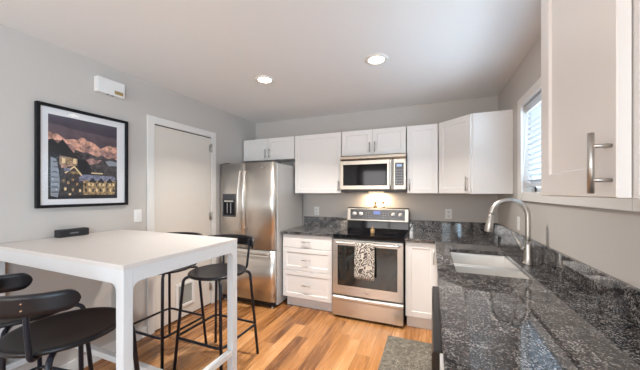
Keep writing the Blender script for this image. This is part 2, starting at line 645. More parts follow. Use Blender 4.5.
fl = P1('pet_flap_frame', M['white'], door, lambda b: (
    b.box(XL + 0.009, XL + 0.024, 2.10, 2.13, 0.125, 0.39, 0.003, 1), b.box(XL + 0.009, XL + 0.024, 2.31, 2.34, 0.125, 0.39, 0.003, 1),
    b.box(XL + 0.009, XL + 0.024, 2.13, 2.31, 0.125, 0.155, 0.003, 1), b.box(XL + 0.009, XL + 0.024, 2.13, 2.31, 0.36, 0.39, 0.003, 1)))
P1('pet_flap', M['flapgrey'], fl, lambda b: b.box(XL + 0.009, XL + 0.014, 2.13, 2.31, 0.155, 0.36))

# ---------------------------------------------------------------- upper cabinets
YU = 3.218          # door face of the wall cabinets
ZB, ZT = 1.3703, 2.1354
DT = 0.02
EPS = 0.002


def door_part(name, parent, x0, x1, z0, z1, y, rail=0.06, handle=None, m='cab', hlen=0.13):
    """a shaker door facing -y; HANDLE = ('v', x, z0, z1) or ('h', xc, z, half)"""
    d = MB()
    shaker(d, x1 - x0, z1 - z0, DT, rail, Matrix.Translation((x0, y, z0)))
    dd = d.build(name, M[m], parent)
    if handle:
        h = MB()
        if handle[0] == 'v':
            bar_pull(h, (handle[1], y, handle[2]), (handle[1], y, handle[3]), (0, -1, 0), 0.0055)
        else:
            bar_pull(h, (handle[1] - handle[3], y, handle[2]), (handle[1] + handle[3], y, handle[2]), (0, -1, 0), 0.0055)
        h.build('handle', M['nickel'], dd)
    return dd


def upper(name, x0, x1, z0, z1, label, group, doors):
    t = thing(name, ((x0 + x1) / 2, YB - 0.15, z0), label, 'cabinet', group)
    P1('cabinet_box', M['cabin'], t, lambda b: b.box(x0 + EPS, x1 - EPS, YU + DT + 0.002, YB - EPS, z0, z1, 0.001, 1))
    for (a, c, hd) in doors:
        door_part('cabinet_door', t, a, c, z0 + 0.003, z1 - 0.003, YU, 0.055, hd)
    return t


G = 'white shaker wall cabinets'
xm = (-2.525 - 1.70) / 2
upper('wall_cabinet', -2.53, -1.697, 1.832, ZT, 'short white two-door wall cabinet above the stainless refrigerator', G,
      [(-2.525, xm - 0.0015, ('v', xm - 0.035, 1.862, 1.985)), (xm + 0.0015, -1.702, ('v', xm + 0.035, 1.862, 1.985))])
upper('wall_cabinet', -1.692, -1.042, ZB, ZT, 'tall white single-door wall cabinet between refrigerator and microwave', G,
      [(-1.687, -1.047, ('v', -1.075, 1.40, 1.53))])
xm = -0.655
upper('wall_cabinet', -1.038, -0.270, 1.829, ZT, 'short white two-door wall cabinet directly above the microwave', G,
      [(-1.033, xm - 0.0015, ('v', xm - 0.03, 1.86, 1.98)), (xm + 0.0015, -0.275, ('v', xm + 0.03, 1.86, 1.98))])
upper('wall_cabinet', -0.266, 0.0655, ZB, ZT, 'narrow white single-door wall cabinet just beside the microwave control panel', G,
      [(-0.261, 0.060, ('v', -0.235, 1.40, 1.53))])

# diagonal corner cabinet
cx0, cy0, cx1, cy1 = 0.0685, 3.222, 0.357, 2.9415
t = thing('corner_wall_cabinet', (0.40, 3.25, ZB), 'white diagonal corner wall cabinet with angled door, above the black corner counter', 'cabinet', G)
P1('cabinet_box', M['cab'], t, lambda b: b.prism([(cx0 + EPS, YB - EPS), (cx0 + EPS, cy0 + 0.015), (cx1 + 0.004, cy1), (XR - EPS, cy1), (XR - EPS, YB - EPS)], 'z', ZB, ZT))
dv = Vector((cx1 - cx0, cy1 - cy0, 0))
ang = math.atan2(dv.y, dv.x)
nrm = Vector((dv.y, -dv.x, 0)).normalized()
org = Vector((cx0, cy0, ZB + 0.003)) + nrm * 0.014 + dv.normalized() * 0.012
mx = Matrix.Translation(org) @ Matrix.Rotation(ang, 4, 'Z')
d = MB(); shaker(d, dv.length - 0.024, ZT - ZB - 0.006, DT, 0.055, mx)
dd = d.build('cabinet_door', M['cab'], t)
hp = org + dv.normalized() * (dv.length - 0.055)
h = MB(); bar_pull(h, (hp.x, hp.y, 1.395), (hp.x, hp.y, 1.535), nrm, 0.0055)
h.build('handle', M['nickel'], dd)

# wall cabinet on the right wall close to the camera
t = thing('wall_cabinet', (0.53, 0.96, ZB), 'near white wall cabinet on the window wall with long bar handle, closest to camera', 'cabinet', G)
P1('cabinet_box', M['cabin'], t, lambda b: b.box(0.381, XR - EPS, 0.738, 1.185, ZB, ZT, 0.001, 1))
mx = Matrix.Translation((0.355, 1.178, ZB + 0.002)) @ Matrix.Rotation(-PI / 2, 4, 'Z')
d = MB(); shaker(d, 1.178 - 0.755, ZT - ZB - 0.006, 0.023, 0.068, mx)
dd = d.build('cabinet_door', M['cab'], t)
h = MB()
bar_pull(h, (0.355, 0.772, 1.381), (0.355, 0.772, 1.513), (-1, 0, 0), 0.006, 0.034, 0.029)
h.build('handle', M['nickel'], dd)

# ---------------------------------------------------------------- base cabinets
YC = 2.875
YF = 2.897
ZK = 0.884


def pull_h(d, xc, z, half, y=YF):
    h = MB(); bar_pull(h, (xc - half, y, z), (xc + half, y, z), (0, -1, 0), 0.0055)
    h.build('handle', M['nickel'], d)


t = thing('drawer_cabinet', (-1.365, 3.2, 0), 'white three-drawer base cabinet between refrigerator and stove', 'cabinet')
P1('cabinet_box', M['cabin'], t, lambda b: b.box(-1.69, -1.04, YF + DT + 0.001, YB - EPS, 0.115, ZK, 0.001, 1))
P1('toe_kick', M['kick'], t, lambda b: b.box(-1.66, -1.04, YF + 0.065, YF + 0.10, 0, 0.115))
for z0, z1, rail in ((0.722, 0.876, 0.04), (0.452, 0.716, 0.05), (0.125, 0.446, 0.05)):
    d = MB(); shaker(d, 0.636, z1 - z0, DT, rail, Matrix.Translation((-1.683, YF, z0)))
    if z0 > 0.7:
        d.bm.free(); d = MB(); flat_front(d, 0.636, z1 - z0, DT, Matrix.Translation((-1.683, YF, z0)))
    dd = d.build('drawer', M['cab'], t)
    pull_h(dd, -1.365, (z0 + z1) / 2 + (0.0 if z0 > .2 else 0.0), 0.055)

t = thing('base_cabinet', (-0.10, 3.2, 0), 'white single-door base cabinet between stove and sink counter', 'cabinet')
P1('cabinet_box', M['cabin'], t, lambda b: b.box(-0.252, 0.668, YF + DT + 0.001, YB - EPS, 0.115, ZK, 0.001, 1))
P1('toe_kick', M['kick'], t, lambda b: b.box(-0.24, 0.13, YF + 0.05, YF + 0.09, 0, 0.115))
door_part('cabinet_door', t, -0.247, 0.047, 0.125, 0.876, YF, 0.055, ('v', 0.017, 0.675, 0.82))

# run under the sink counter
XF = 0.056
t = thing('sink_cabinet', (0.35, 2.3, 0), 'white base cabinet under the double sink beyond the black dishwasher', 'cabinet')
def f(b):
    b.box(XF + DT, XF + DT + 0.018, 1.612, 2.893, 0.115, ZK)
    b.box(XF + DT, 0.67, 1.612, 1.63, 0.115, ZK)
    b.box(XF + DT, 0.67, 2.875, 2.893, 0.115, ZK)
    b.box(XF + DT, 0.67, 1.612, 2.893, 0.115, 0.133)
P1('cabinet_box', M['cabin'], t, f)
P1('toe_kick', M['kick'], t, lambda b: b.box(0.135, 0.155, 1.612, 2.89, 0, 0.115))
for y1 in (2.237, 2.87):
    mx = Matrix.Translation((XF, y1, 0.125)) @ Matrix.Rotation(-PI / 2, 4, 'Z')
    d = MB(); shaker(d, 0.618, 0.75, DT, 0.055, mx); d.build('cabinet_door', M['cab'], t)
t = thing('base_cabinet', (0.35, 0.65, 0), 'white base cabinet end beside the black dishwasher at the counter front', 'cabinet')
P1('cabinet_box', M['cabin'], t, lambda b: b.box(XF + DT, 0.67, 0.16, 0.938, 0.115, ZK, 0.001, 1))
P1('toe_kick', M['kick'], t, lambda b: b.box(0.135, 0.155, 0.16, 0.938, 0, 0.115))
mx = Matrix.Translation((0.023, 0.938, 0.125)) @ Matrix.Rotation(-PI / 2, 4, 'Z')
d = MB(); shaker(d, 0.77, 0.75, 0.05, 0.055, mx); d.build('cabinet_door', M['cab'], t)

t = thing('dishwasher', (0.3, 1.4, 0), 'black built-in dishwasher under the sink counter, door edge jutting out', 'dishwasher')
P1('tub', M['dark'], t, lambda b: b.box(0.066, 0.66, 0.951, 1.599, 0.11, 0.87))
dd = P1('dishwasher_door', M['dwblack'], t, lambda b: b.box(0.022, 0.064, 0.948, 1.602, 0.12, 0.79, 0.006, 2))
P1('control_strip', M['dwblack'], t, lambda b: b.prism([(0.002, 0.80), (0.0, 0.86), (0.005, 0.874), (0.064, 0.874), (0.064, 0.793), (0.018, 0.793)], 'y', 0.948, 1.602), bevel=0.003)
P1('handle', M['dwblack'], dd, lambda b: (b.tube([(0.006, 1.02, 0.745), (0.006, 1.53, 0.745)], 0.007, 12),
                                         b.tube([(0.006, 1.05, 0.745), (0.022, 1.05, 0.745)], 0.006, 10), b.tube([(0.006, 1.50, 0.745), (0.022, 1.50, 0.745)], 0.006, 10)))
P1('kick_plate', M['dark'], t, lambda b: b.box(0.10, 0.12, 0.951, 1.599, 0.0, 0.11))


# ---------------------------------------------------------------- granite counters
def slab(xs, ys, inside, z0, z1):
    b = MB()
    V = {}
    def vv(i, j, z):
        k = (i, j, z)
        if k not in V:
            V[k] = b.bm.verts.new((xs[i], ys[j], z))
        return V[k]
    nx, ny = len(xs) - 1, len(ys) - 1
    ins = lambda i, j: 0 <= i < nx and 0 <= j < ny and inside((xs[i] + xs[i + 1]) / 2, (ys[j] + ys[j + 1]) / 2)
    for i in range(nx):
        for j in range(ny):
            if not ins(i, j):
                continue
            b.bm.faces.new((vv(i, j, z1), vv(i + 1, j, z1), vv(i + 1, j + 1, z1), vv(i, j + 1, z1)))
            b.bm.faces.new((vv(i, j + 1, z0), vv(i + 1, j + 1, z0), vv(i + 1, j, z0), vv(i, j, z0)))
            for di, dj, (p, q) in ((-1, 0, ((i, j + 1), (i, j))), (1, 0, ((i + 1, j), (i + 1, j + 1))), (0, -1, ((i, j), (i + 1, j))), (0, 1, ((i + 1, j + 1), (i, j + 1)))):
                if not ins(i + di, j + dj):
                    b.bm.faces.new((vv(*p, z0), vv(*q, z0), vv(*q, z1), vv(*p, z1)))
    return b


ZS = 0.914
SX0, SX1, SYa, SYb, SYc, SYd = 0.135, 0.525, 1.79, 2.095, 2.135, 2.515
t = thing('countertop', (-1.37, 3.2, ZK), 'short black granite countertop over the drawer cabinet left of the stove', 'countertop', 'black granite countertops')
slab([-1.703, -1.035], [YC, YB - 0.002], lambda x, y: True, ZK + 0.001, ZS).build('slab', M['granite'], t, bevel=0.003)
tag(P1('backsplash', M['granite'], None, lambda b: b.box(-1.703, -1.035, YB - 0.022, YB - 0.002, ZS + 0.0003, 1.042, 0.002, 1)), 'black granite backsplash strip behind the short counter beside the refrigerator', 'backsplash', 'granite backsplashes')
XE = 0.03
t = thing('countertop', (0.3, 2.0, ZK), 'long L-shaped black granite countertop running under the window around the sink', 'countertop', 'black granite countertops')
hole = lambda x, y: SX0 < x < SX1 and SYa < y < SYd
sl = slab([-0.255, XE, SX0, SX1, XR - 0.002], [0.13, SYa, SYd, YC, YB - 0.002],
     lambda x, y: (x > XE or y > YC) and not hole(x, y), ZK + 0.001, ZS).build('slab', M['granite'], t, bevel=0.003)
tag(P1('backsplash', M['granite'], None, lambda b: b.box(-0.255, XR - 0.002, YB - 0.022, YB - 0.002, ZS + 0.0003, 1.042, 0.002, 1)), 'black granite backsplash strip on the back wall beside the stove, under the corner cabinet', 'backsplash', 'granite backsplashes')
tag(P1('backsplash', M['granite'], None, lambda b: b.box(XR - 0.022, XR - 0.002, 0.13, YB - 0.024, ZS + 0.0003, 1.042, 0.002, 1)), 'long black granite backsplash strip behind the faucet along the window wall', 'backsplash', 'granite backsplashes')

# sink: two basins
t = thing('kitchen_sink', (0.32, 2.15, 0.70), 'stainless undermount double-basin sink set into the granite counter', 'sink')
def basin(b, x0, x1, y0, y1, zt, zb):
    th = 0.012
    ins = 0.02
    def ring(d, z, inset=0):
        return [(x0 + d, y0 + d, z), (x1 - d, y0 + d, z), (x1 - d, y1 - d, z), (x0 + d, y1 - d, z)]
    v = ring(-0.012, zt) + ring(0, zt) + ring(0.008, zb + 0.02) + ring(0.03, zb) + ring(-0.012, zb - 0.012)
    fs = []
    for a, c in ((0, 4), (4, 8), (8, 12)):
        for i in range(4):
            fs.append((a + i, a + (i + 1) % 4, c + (i + 1) % 4, c + i))
    fs.append((12, 13, 14, 15))
    for i in range(4):
        fs.append((i, (i + 1) % 4, 16 + (i + 1) % 4, 16 + i))
    fs.append((16, 17, 18, 19))
    b.add(v, fs)
for y0, y1 in ((SYa + 0.004, SYb), (SYc, SYd - 0.004)):
    bb = P1('basin', M['basin'], t, lambda b: basin(b, SX0 + 0.002, SX1 - 0.002, y0, y1, ZS - (0.031 if y0 > 2 else 0.034), 0.71), bevel=0.006)
    yc_ = (y0 + y1) / 2
    P1('drain', M['chrome'], bb, lambda b: b.lathe([(0, 0.713), (0.028, 0.713), (0.042, 0.716), (0.046, 0.713), (0.046, 0.7105)], 24, Matrix.Translation(((SX0 + SX1) / 2, yc_, 0))))

# faucet
fx, fy = 0.583, 2.162
t = thing('faucet', (fx, fy, ZS), 'tall brushed nickel gooseneck faucet with pull-down spray head behind the sink', 'faucet')
P1('faucet_base', M['nickel'], t, lambda b: b.lathe([(0, ZS + 0.0005), (0.031, ZS + 0.0005), (0.031, ZS + 0.006), (0.026, ZS + 0.012), (0.0235, ZS + 0.05), (0.0205, ZS + 0.12), (0.0165, ZS + 0.15), (0.0, ZS + 0.15)], 28, Matrix.Translation((fx, fy, 0))))
R = 0.104
zc = 1.226
arc = [(fx, fy, ZS + 0.13)] + [(fx, fy, z) for z in (1.10, 1.18)] + [(fx - R + R * math.cos(a), fy, zc + R * math.sin(a)) for a in [PI * k / 18 * 0.985 for k in range(19)]]
P1('spout', M['nickel'], t, lambda b: b.tube(arc, 0.0165, 16))
e0 = Vector(arc[-1]); dr = (Vector(arc[-1]) - Vector(arc[-2])).normalized()
P1('spray_head', M['nickel'], t, lambda b: b.tube([e0 - dr * 0.002, e0 + dr * 0.02, e0 + dr * 0.024, e0 + dr * 0.03, e0 + dr * 0.11, e0 + dr * 0.118], [0.0165, 0.0175, 0.016, 0.0185, 0.027, 0.024], 18))
P1('lever', M['nickel'], t, lambda b: (b.tube([(fx - 0.018, fy, 1.015), (fx - 0.034, fy, 1.022)], 0.015, 14),
                                       b.tube([(fx - 0.03, fy, 1.022), (fx - 0.045, fy + 0.004, 1.045), (fx - 0.085, fy + 0.012, 1.115)], [0.011, 0.010, 0.008], 12)))

# ---------------------------------------------------------------- refrigerator
FX0, FX1 = -2.532, -1.716
t = thing('refrigerator', (-2.12, 3.1, 0), 'stainless french-door refrigerator with bottom freezer and water dispenser', 'refrigerator')
P1('cabinet_body', M['fridgeside'], t, lambda b: b.box(FX0, FX1 + 0.004, 2.812, 3.50, 0.03, 1.735, 0.006, 2))
for xh in (FX1 - 0.09, FX0 + 0.005):
    P1('hinge_cover', M['dark'], t, lambda b: b.box(xh, xh + 0.085, 2.815, 2.93, 1.736, 1.764, 0.006, 2))
    P1('hinge_pin', M['dark'], t, lambda b: b.box(xh + 0.03, xh + 0.055, 2.77, 2.82, 1.7455, 1.756, 0.003, 1))


def bowed(b, x0, x1, z0, z1, yf, yb, bow=0.012, n=14, rnd=0.012):
    """door slab whose front bows gently towards the viewer"""
    pr = []
    for k in range(n + 1):
        q = k / n
        x = x0 + (x1 - x0) * q
        e = min(q, 1 - q) * (x1 - x0)
        y = yf + bow * (2 * q - 1) ** 2
        if e < rnd:
            y += rnd - math.sqrt(max(0, rnd ** 2 - (rnd - e) ** 2))
        pr.append((x, y))
    poly = pr + [(x1, yb), (x0, yb)]
    nn = len(poly)
    v = [(p[0], p[1], z0) for p in poly] + [(p[0], p[1], z1) for p in poly]
    fs = [tuple(range(nn)), tuple(range(2 * nn - 1, nn - 1, -1))] + [(i, (i + 1) % nn, (i + 1) % nn + nn, i + nn) for i in range(nn)]
    vs = b.add(v, fs)
    for fc in b.bm.faces:
        if len(fc.verts) == 4 and fc.calc_center_median().y < yb - 0.01:
            fc.smooth = True


xs = -2.1455
dl = P1('refrigerator_door', M['steelv'], t, lambda b: bowed(b, FX0, xs - 0.003, 0.70, 1.745, 2.735, 2.808))
dr_ = P1('refrigerator_door', M['steelv'], t, lambda b: bowed(b, xs + 0.003, FX1, 0.70, 1.745, 2.735, 2.808))
dz = P1('freezer_drawer', M['steelv'], t, lambda b: bowed(b, FX0, FX1, 0.085, 0.688, 2.735, 2.808, 0.008))
def fr_handle(b, x):
    pts = [(x, 2.742, 0.93), (x, 2.705, 0.945)]
    for k in range(11):
        q = k / 10
        pts.append((x, 2.705 - 0.035 * math.sin(PI * q), 0.955 + 0.67 * q))
    pts += [(x, 2.705, 1.635), (x, 2.742, 1.65)]
    b.tube(fillet(pts, 0.008, 3), 0.0115, 12)
P1('handle', M['steelv'], dl, lambda b: fr_handle(b, xs - 0.038))
P1('handle', M['steelv'], dr_, lambda b: fr_handle(b, xs + 0.038))
P1('handle', M['steelh'], dz, lambda b: b.tube(fillet([(-2.46, 2.742, 0.655), (-2.46, 2.69, 0.655), (-1.765, 2.69, 0.655), (-1.765, 2.742, 0.655)], 0.02, 5), 0.0125, 12))
dis = P1('dispenser', M['panel'], dl, lambda b: (b.box(-2.468, -2.266, 2.728, 2.75, 1.075, 1.10, 0.004, 2), b.box(-2.468, -2.452, 2.728, 2.75, 1.10, 1.31, 0.003, 1),
                                                b.box(-2.282, -2.266, 2.728, 2.75, 1.10, 1.31, 0.003, 1), b.box(-2.468, -2.266, 2.728, 2.75, 1.285, 1.365, 0.004, 2)))
P1('dispenser_recess', M['glossblack'], dis, lambda b: b.box(-2.452, -2.282, 2.7335, 2.75, 1.10, 1.285))
P1('dispenser_spout', M['chrome'], dis, lambda b: b.box(-2.44, -2.294, 2.722, 2.74, 1.262, 1.283, 0.003, 1))
for x in (-2.40, -2.345):
    P1('dispenser_lever', M['mark'], dis, lambda b: b.box(x, x + 0.010, 2.728, 2.74, 1.12, 1.25))
# curved swoosh emblem on the right door
P1('emblem', M['chrome'], dr_, lambda b: b.tube([(-1.905, 2.7345, 1.71), (-1.885, 2.7345, 1.688), (-1.862, 2.7345, 1.672), (-1.84, 2.7345, 1.688), (-1.82, 2.7345, 1.712)], [0.002, 0.004, 0.006, 0.004, 0.002], 8))
P1('kick_grille', M['dark'], t, lambda b: [b.box(FX0 + 0.02, FX1 - 0.02, 2.78, 2.82, 0.02 + 0.014 * k, 0.028 + 0.014 * k) for k in range(4)])
for x in (FX0 + 0.06, FX1 - 0.05):
    P1('foot', M['nickel'], t, lambda b: b.lathe([(0, 0), (0.022, 0), (0.022, 0.012), (0.010, 0.016), (0.010, 0.04), (0, 0.04)], 16, Matrix.Translation((x, 2.79, 0))))
for x in (FX0 + 0.06, FX1 - 0.05):
    P1('foot', M['dark'], t, lambda b: b.box(x - 0.02, x + 0.02, 3.40, 3.44, 0, 0.035))

# ---------------------------------------------------------------- stove
RX0, RX1 = -1.030, -0.262
YD = 2.845
t = thing('electric_range', (-0.646, 3.2, 0), 'stainless electric stove with black glass cooktop and towel on its oven door', 'stove')
P1('body', M['dark'], t, lambda b: b.box(RX0 + 0.004, RX1 - 0.004, 2.90, 3.515, 0.02, 0.895, 0.003, 1))
ck = P1('cooktop', M['glossblack'], t, lambda b: (b.box(RX0, RX1, 2.862, 3.435, 0.880, 0.921, 0.006, 2)))
for x, y, r in ((-0.84, 3.02, 0.10), (-0.45, 3.02, 0.115), (-0.84, 3.28, 0.075), (-0.45, 3.28, 0.085)):
    P1('burner_ring', M['panel'], ck, lambda b: b.lathe([(r, 0.9212), (r, 0.9216), (r - 0.006, 0.9216), (r - 0.006, 0.9212), (r, 0.9212)], 40, Matrix.Translation((x, y, 0)), smooth=False))
P1('riser', M['glossblack'], t, lambda b: b.prism([(3.435, 0.90), (3.515, 0.90), (3.515, 1.02), (3.452, 1.02), (3.440, 0.93)], 'x', RX0, RX1))
bk = P1('backguard', M['steel_dimmed'], t, lambda b: b.prism([(3.440, 1.018), (3.520, 1.018), (3.520, 1.178), (3.470, 1.183), (3.452, 1.178)], 'x', RX0 - 0.002, RX1 + 0.002), bevel=0.004)
P1('top_trim', M['dark'], bk, lambda b: b.box(RX0 - 0.002, RX1 + 0.002, 3.462, 3.521, 1.181, 1.1865, 0.002, 1))
cp = P1('control_panel', M['panel'], bk, lambda b: b.prism([(3.4390, 1.036), (3.446, 1.036), (3.4560, 1.166), (3.4490, 1.166)], 'x', -0.988, -0.303))
yk = 3.444
for x in (-0.935, -0.850, -0.438, -0.352):
    mxk = Matrix.Translation((x, yk, 1.105)) @ Matrix.Rotation(PI / 2 - 0.08, 4, 'X')
    kb = P1('knob', M['white'], cp, lambda b: b.lathe([(0.0, -0.002), (0.026, -0.002), (0.026, 0.004), (0.021, 0.008), (0.018, 0.026), (0.0, 0.028)], 24, mxk))
    P1('knob_grip', M['mark'], kb, lambda b: b.box(-0.0025, 0.0025, -0.016, 0.016, 0.024, 0.031, mx=mxk))
P1('clock_display', M['display'], cp, lambda b: b.prism([(3.4405, 1.105), (3.446, 1.105), (3.449, 1.146), (3.4435, 1.146)], 'x', -0.685, -0.60))
for r_ in range(3):
    for x in (-0.785, -0.755, -0.725, -0.57, -0.54, -0.51):
        P1('button', M['mark'], cp, lambda b: b.box(x, x + 0.012, 3.437 + 0.0032 * r_, 3.444, 1.062 + 0.028 * r_, 1.067 + 0.028 * r_))
od = P1('oven_door', M['steelh'], t, lambda b: b.box(RX0 + 0.006, RX1 - 0.006, YD, 2.897, 0.262, 0.868, 0.006, 2))
P1('oven_window', M['ovenglass'], od, lambda b: b.box(-0.965, -0.322, YD - 0.003, YD + 0.01, 0.365, 0.806, 0.006, 2))
P1('handle', M['steelh'], od, lambda b: b.tube(fillet([(-0.995, YD + 0.004, 0.838), (-0.985, YD - 0.045, 0.838), (-0.305, YD - 0.045, 0.838), (-0.295, YD + 0.004, 0.838)], 0.02, 5), 0.011, 14))
P1('emblem', M['mark'], od, lambda b: b.tube([(-0.675, YD - 0.001, 0.327), (-0.658, YD - 0.001, 0.312), (-0.640, YD - 0.001, 0.304), (-0.622, YD - 0.001, 0.312), (-0.605, YD - 0.001, 0.327)], [0.001, 0.003, 0.005, 0.003, 0.001], 8))
dw = P1('storage_drawer', M['steelh'], t, lambda b: b.prism([(YD + 0.002, 0.03), (YD, 0.195), (YD - 0.014, 0.215), (YD - 0.014, 0.236), (YD + 0.004, 0.248), (2.897, 0.248), (2.897, 0.03)], 'x', RX0 + 0.006, RX1 - 0.006), bevel=0.003)
for x in (RX0 + 0.05, RX1 - 0.05):
    for y in (2.92, 3.44):
        P1('foot', M['dark'], t, lambda b: b.box(x - 0.02, x + 0.02, y, y + 0.04, 0, 0.022))

# towel folded over the oven handle
def towel(b):
    x0, x1 = -0.750, -0.549
    n, cols = 40, 14
    yh, zh, rr = YD - 0.045, 0.838, 0.0145
    path = []
    for k in range(9):
        path.append((yh + rr, 0.56 + (zh - 0.56) * k / 8))
    for k in range(1, 8):
        a = PI * k / 8
        path.append((yh + rr * math.cos(a), zh + rr * math.sin(a)))
    for k in range(17):
        path.append((yh - rr - 0.004 * math.sin(k / 16 * PI), zh - (zh - 0.478) * k / 16))
    g = []
    for i, (y, z) in enumerate(path):
        row = []
        front = max(0.0, (i - 16) / 16)
        back = max(0.0, (8 - i) / 8)
        for j in range(cols + 1):
            q = j / cols
            x = x0 + (x1 - x0) * q
            wv = 0.006 * math.sin(q * 9.0 + 0.6) * front
            sl = -0.008 * front * (1 - q) + 0.006 * q * front
            row.append(b.bm.verts.new((x + sl, y - abs(wv) - 0.002 * front + 0.002 * back * math.sin(q * 7), z + 0.004 * math.sin(q * 5) * front)))
        g.append(row)
    for i in range(len(g) - 1):
        for j in range(cols):
            fc = b.bm.faces.new((g[i][j], g[i][j + 1], g[i + 1][j + 1], g[i + 1][j])); fc.smooth = True
tb = MB(); towel(tb)
tw = tb.build('dish_towel', M['towel'])
so = tw.modifiers.new('thickness', 'SOLIDIFY'); so.thickness = 0.004; so.offset = 0
tag(tw, 'brown and cream patterned dish towel hanging from the oven door handle', 'towel')

# little things on the stove
def shaker_jar(name, x, label, fill, top):
    s_ = thing(name, (x, 3.495, 1.187), label, 'shaker', 'salt and pepper shakers')
    mxs = Matrix.Translation((x, 3.495, 1.187))
    P1('jar', M[fill], s_, lambda b: b.lathe([(0, 0), (0.021, 0), (0.023, 0.005), (0.020, 0.022), (0.0125, 0.040), (0.011, 0.052), (0, 0.052)], 20, mxs))
    P1('cap', M[top], s_, lambda b: b.lathe([(0, 0.051), (0.012, 0.051), (0.017, 0.060), (0.019, 0.070), (0.015, 0.078), (0.0, 0.081)], 20, mxs))
    P1('base_band', M[top], s_, lambda b: b.lathe([(0.0235, 0.001), (0.0245, 0.001), (0.0245, 0.010), (0.022, 0.010), (0.0235, 0.001)], 20, mxs, smooth=False))
shaker_jar('pepper_shaker', -0.672, 'dark bronze pepper shaker standing on top of the stove back panel', 'peppercorn', 'bronze')
shaker_jar('salt_shaker', -0.578, 'pale salt shaker with dark cap standing on top of the stove back panel', 'salt', 'bronze')
t = thing('spice_jar', (-0.622, 3.07, 0.9212), 'small tan jar standing alone on the black glass cooktop', 'jar')
P1('jar', M['tan'], t, lambda b: b.lathe([(0, 0.9212), (0.020, 0.9212), (0.0225, 0.925), (0.0225, 0.962), (0.018, 0.968), (0, 0.968)], 20, Matrix.Translation((-0.622, 3.07, 0))))
P1('lid', M['bronze'], t, lambda b: b.lathe([(0, 0.968), (0.021, 0.968), (0.021, 0.978), (0.006, 0.981), (0.007, 0.990), (0, 0.992)], 20, Matrix.Translation((-0.622, 3.07, 0))))

# ---------------------------------------------------------------- microwave
MX0, MX1, YM = -1.034, -0.266, 3.141
t = thing('microwave', (-0.65, 3.33, 1.412), 'stainless over-the-range microwave mounted above the stove', 'microwave')
P1('body', M['dark'], t, lambda b: b.box(MX0 + 0.003, MX1 - 0.003, YM + 0.045, YB - EPS, 1.396, 1.824, 0.003, 1))
P1('vent_panel', M['steel_dimmed'], t, lambda b: b.prism([(YM + 0.012, 1.768), (YM - 0.004, 1.785), (YM - 0.002, 1.812), (YM + 0.012, 1.824), (YM + 0.05, 1.824), (YM + 0.05, 1.768)], 'x', MX0, MX1), bevel=0.003)
md = P1('microwave_door', M['steel_dimmed'], t, lambda b: b.box(MX0, -0.408, YM, YM + 0.044, 1.415, 1.762, 0.006, 2))
P1('door_window', M['glossblack'], md, lambda b: b.box(-0.995, -0.468, YM - 0.002, YM + 0.01, 1.462, 1.715, 0.006, 2))
P1('handle', M['steelv'], md, lambda b: b.tube(fillet([(-0.432, YM + 0.003, 1.43), (-0.432, YM - 0.032, 1.445), (-0.432, YM - 0.036, 1.59), (-0.432, YM - 0.032, 1.735), (-0.432, YM + 0.003, 1.75)], 0.015, 4), 0.0105, 12))
mc = P1('control_panel', M['steel_dimmed'], t, lambda b: b.box(-0.404, MX1, YM + 0.002, YM + 0.044, 1.415, 1.762, 0.005, 2))
kp = P1('keypad', M['panel'], mc, lambda b: b.box(-0.384, -0.290, YM - 0.001, YM + 0.01, 1.462, 1.715, 0.003, 1))
P1('clock_display', M['mdisplay'], kp, lambda b: b.box(-0.366, -0.310, YM - 0.0025, YM + 0.004, 1.672, 1.70))
for r_ in range(6):
    for c_ in range(3):
        P1('key', M['key'], kp, lambda b: b.box(-0.372 + 0.026 * c_, -0.356 + 0.026 * c_, YM - 0.002, YM + 0.004, 1.478 + 0.03 * r_, 1.488 + 0.03 * r_))
P1('underside', M['dark'], t, lambda b: b.box(MX0 + 0.01, MX1 - 0.01, YM + 0.06, YB - 0.02, 1.388, 1.397))
P1('task_lamp', M['hoodlamp'], t, lambda b: b.box(-0.74, -0.56, 3.40, 3.46, 1.384, 1.389))
area('task_lamp_light', (-0.65, 3.43, 1.380), (0, 0, 0), 0.18, 0.06, 5.5, (1.0, 0.74, 0.48))

# ---------------------------------------------------------------- wall plates
def outlet(name, mx, label, kind='outlet'):
    s_ = thing(name, mx.translation, label, 'outlet' if kind == 'outlet' else 'switch')
    P1('plate', M['plate'], s_, lambda b: b.box(-0.036, 0.036, -0.006, -0.0005, -0.058, 0.058, 0.003, 2, mx=mx))
    if kind == 'outlet':
        for dz_ in (-0.024, 0.024):
            rc = P1('receptacle', M['white'], s_, lambda b: b.box(-0.017, 0.017, -0.009, -0.005, dz_ - 0.017, dz_ + 0.017, 0.005, 2, mx=mx))
            for a_, b_, c_, d_ in ((-0.008, -0.005, -0.002, 0.009), (0.005, 0.008, -0.002, 0.009), (-0.003, 0.003, -0.012, -0.007)):
                P1('slot', M['slot'], rc, lambda b: b.box(a_, b_, -0.0094, -0.008, dz_ + c_, dz_ + d_, mx=mx))
    else:
        P1('rocker', M['white'], s_, lambda b: b.box(-0.016, 0.016, -0.0105, -0.005, -0.032, 0.032, 0.002, 1, mx=mx))
    return s_
TR = Matrix.Translation
outlet('wall_outlet', TR((-1.51, YB, 1.120)), 'white wall outlet above the short counter beside the refrigerator')
outlet('wall_outlet', TR((0.182, YB, 1.128)), 'white wall outlet on the back wall under the corner cabinet')
outlet('wall_switch', TR((XR, 2.767, 1.120)) @ Matrix.Rotation(-PI / 2, 4, 'Z'), 'white wall switch beside the faucet on the window wall', 'switch')
outlet('wall_switch', TR((XL, 1.702, 1.165)) @ Matrix.Rotation(PI / 2, 4, 'Z'), 'white light switch on the wall between picture and door', 'switch')

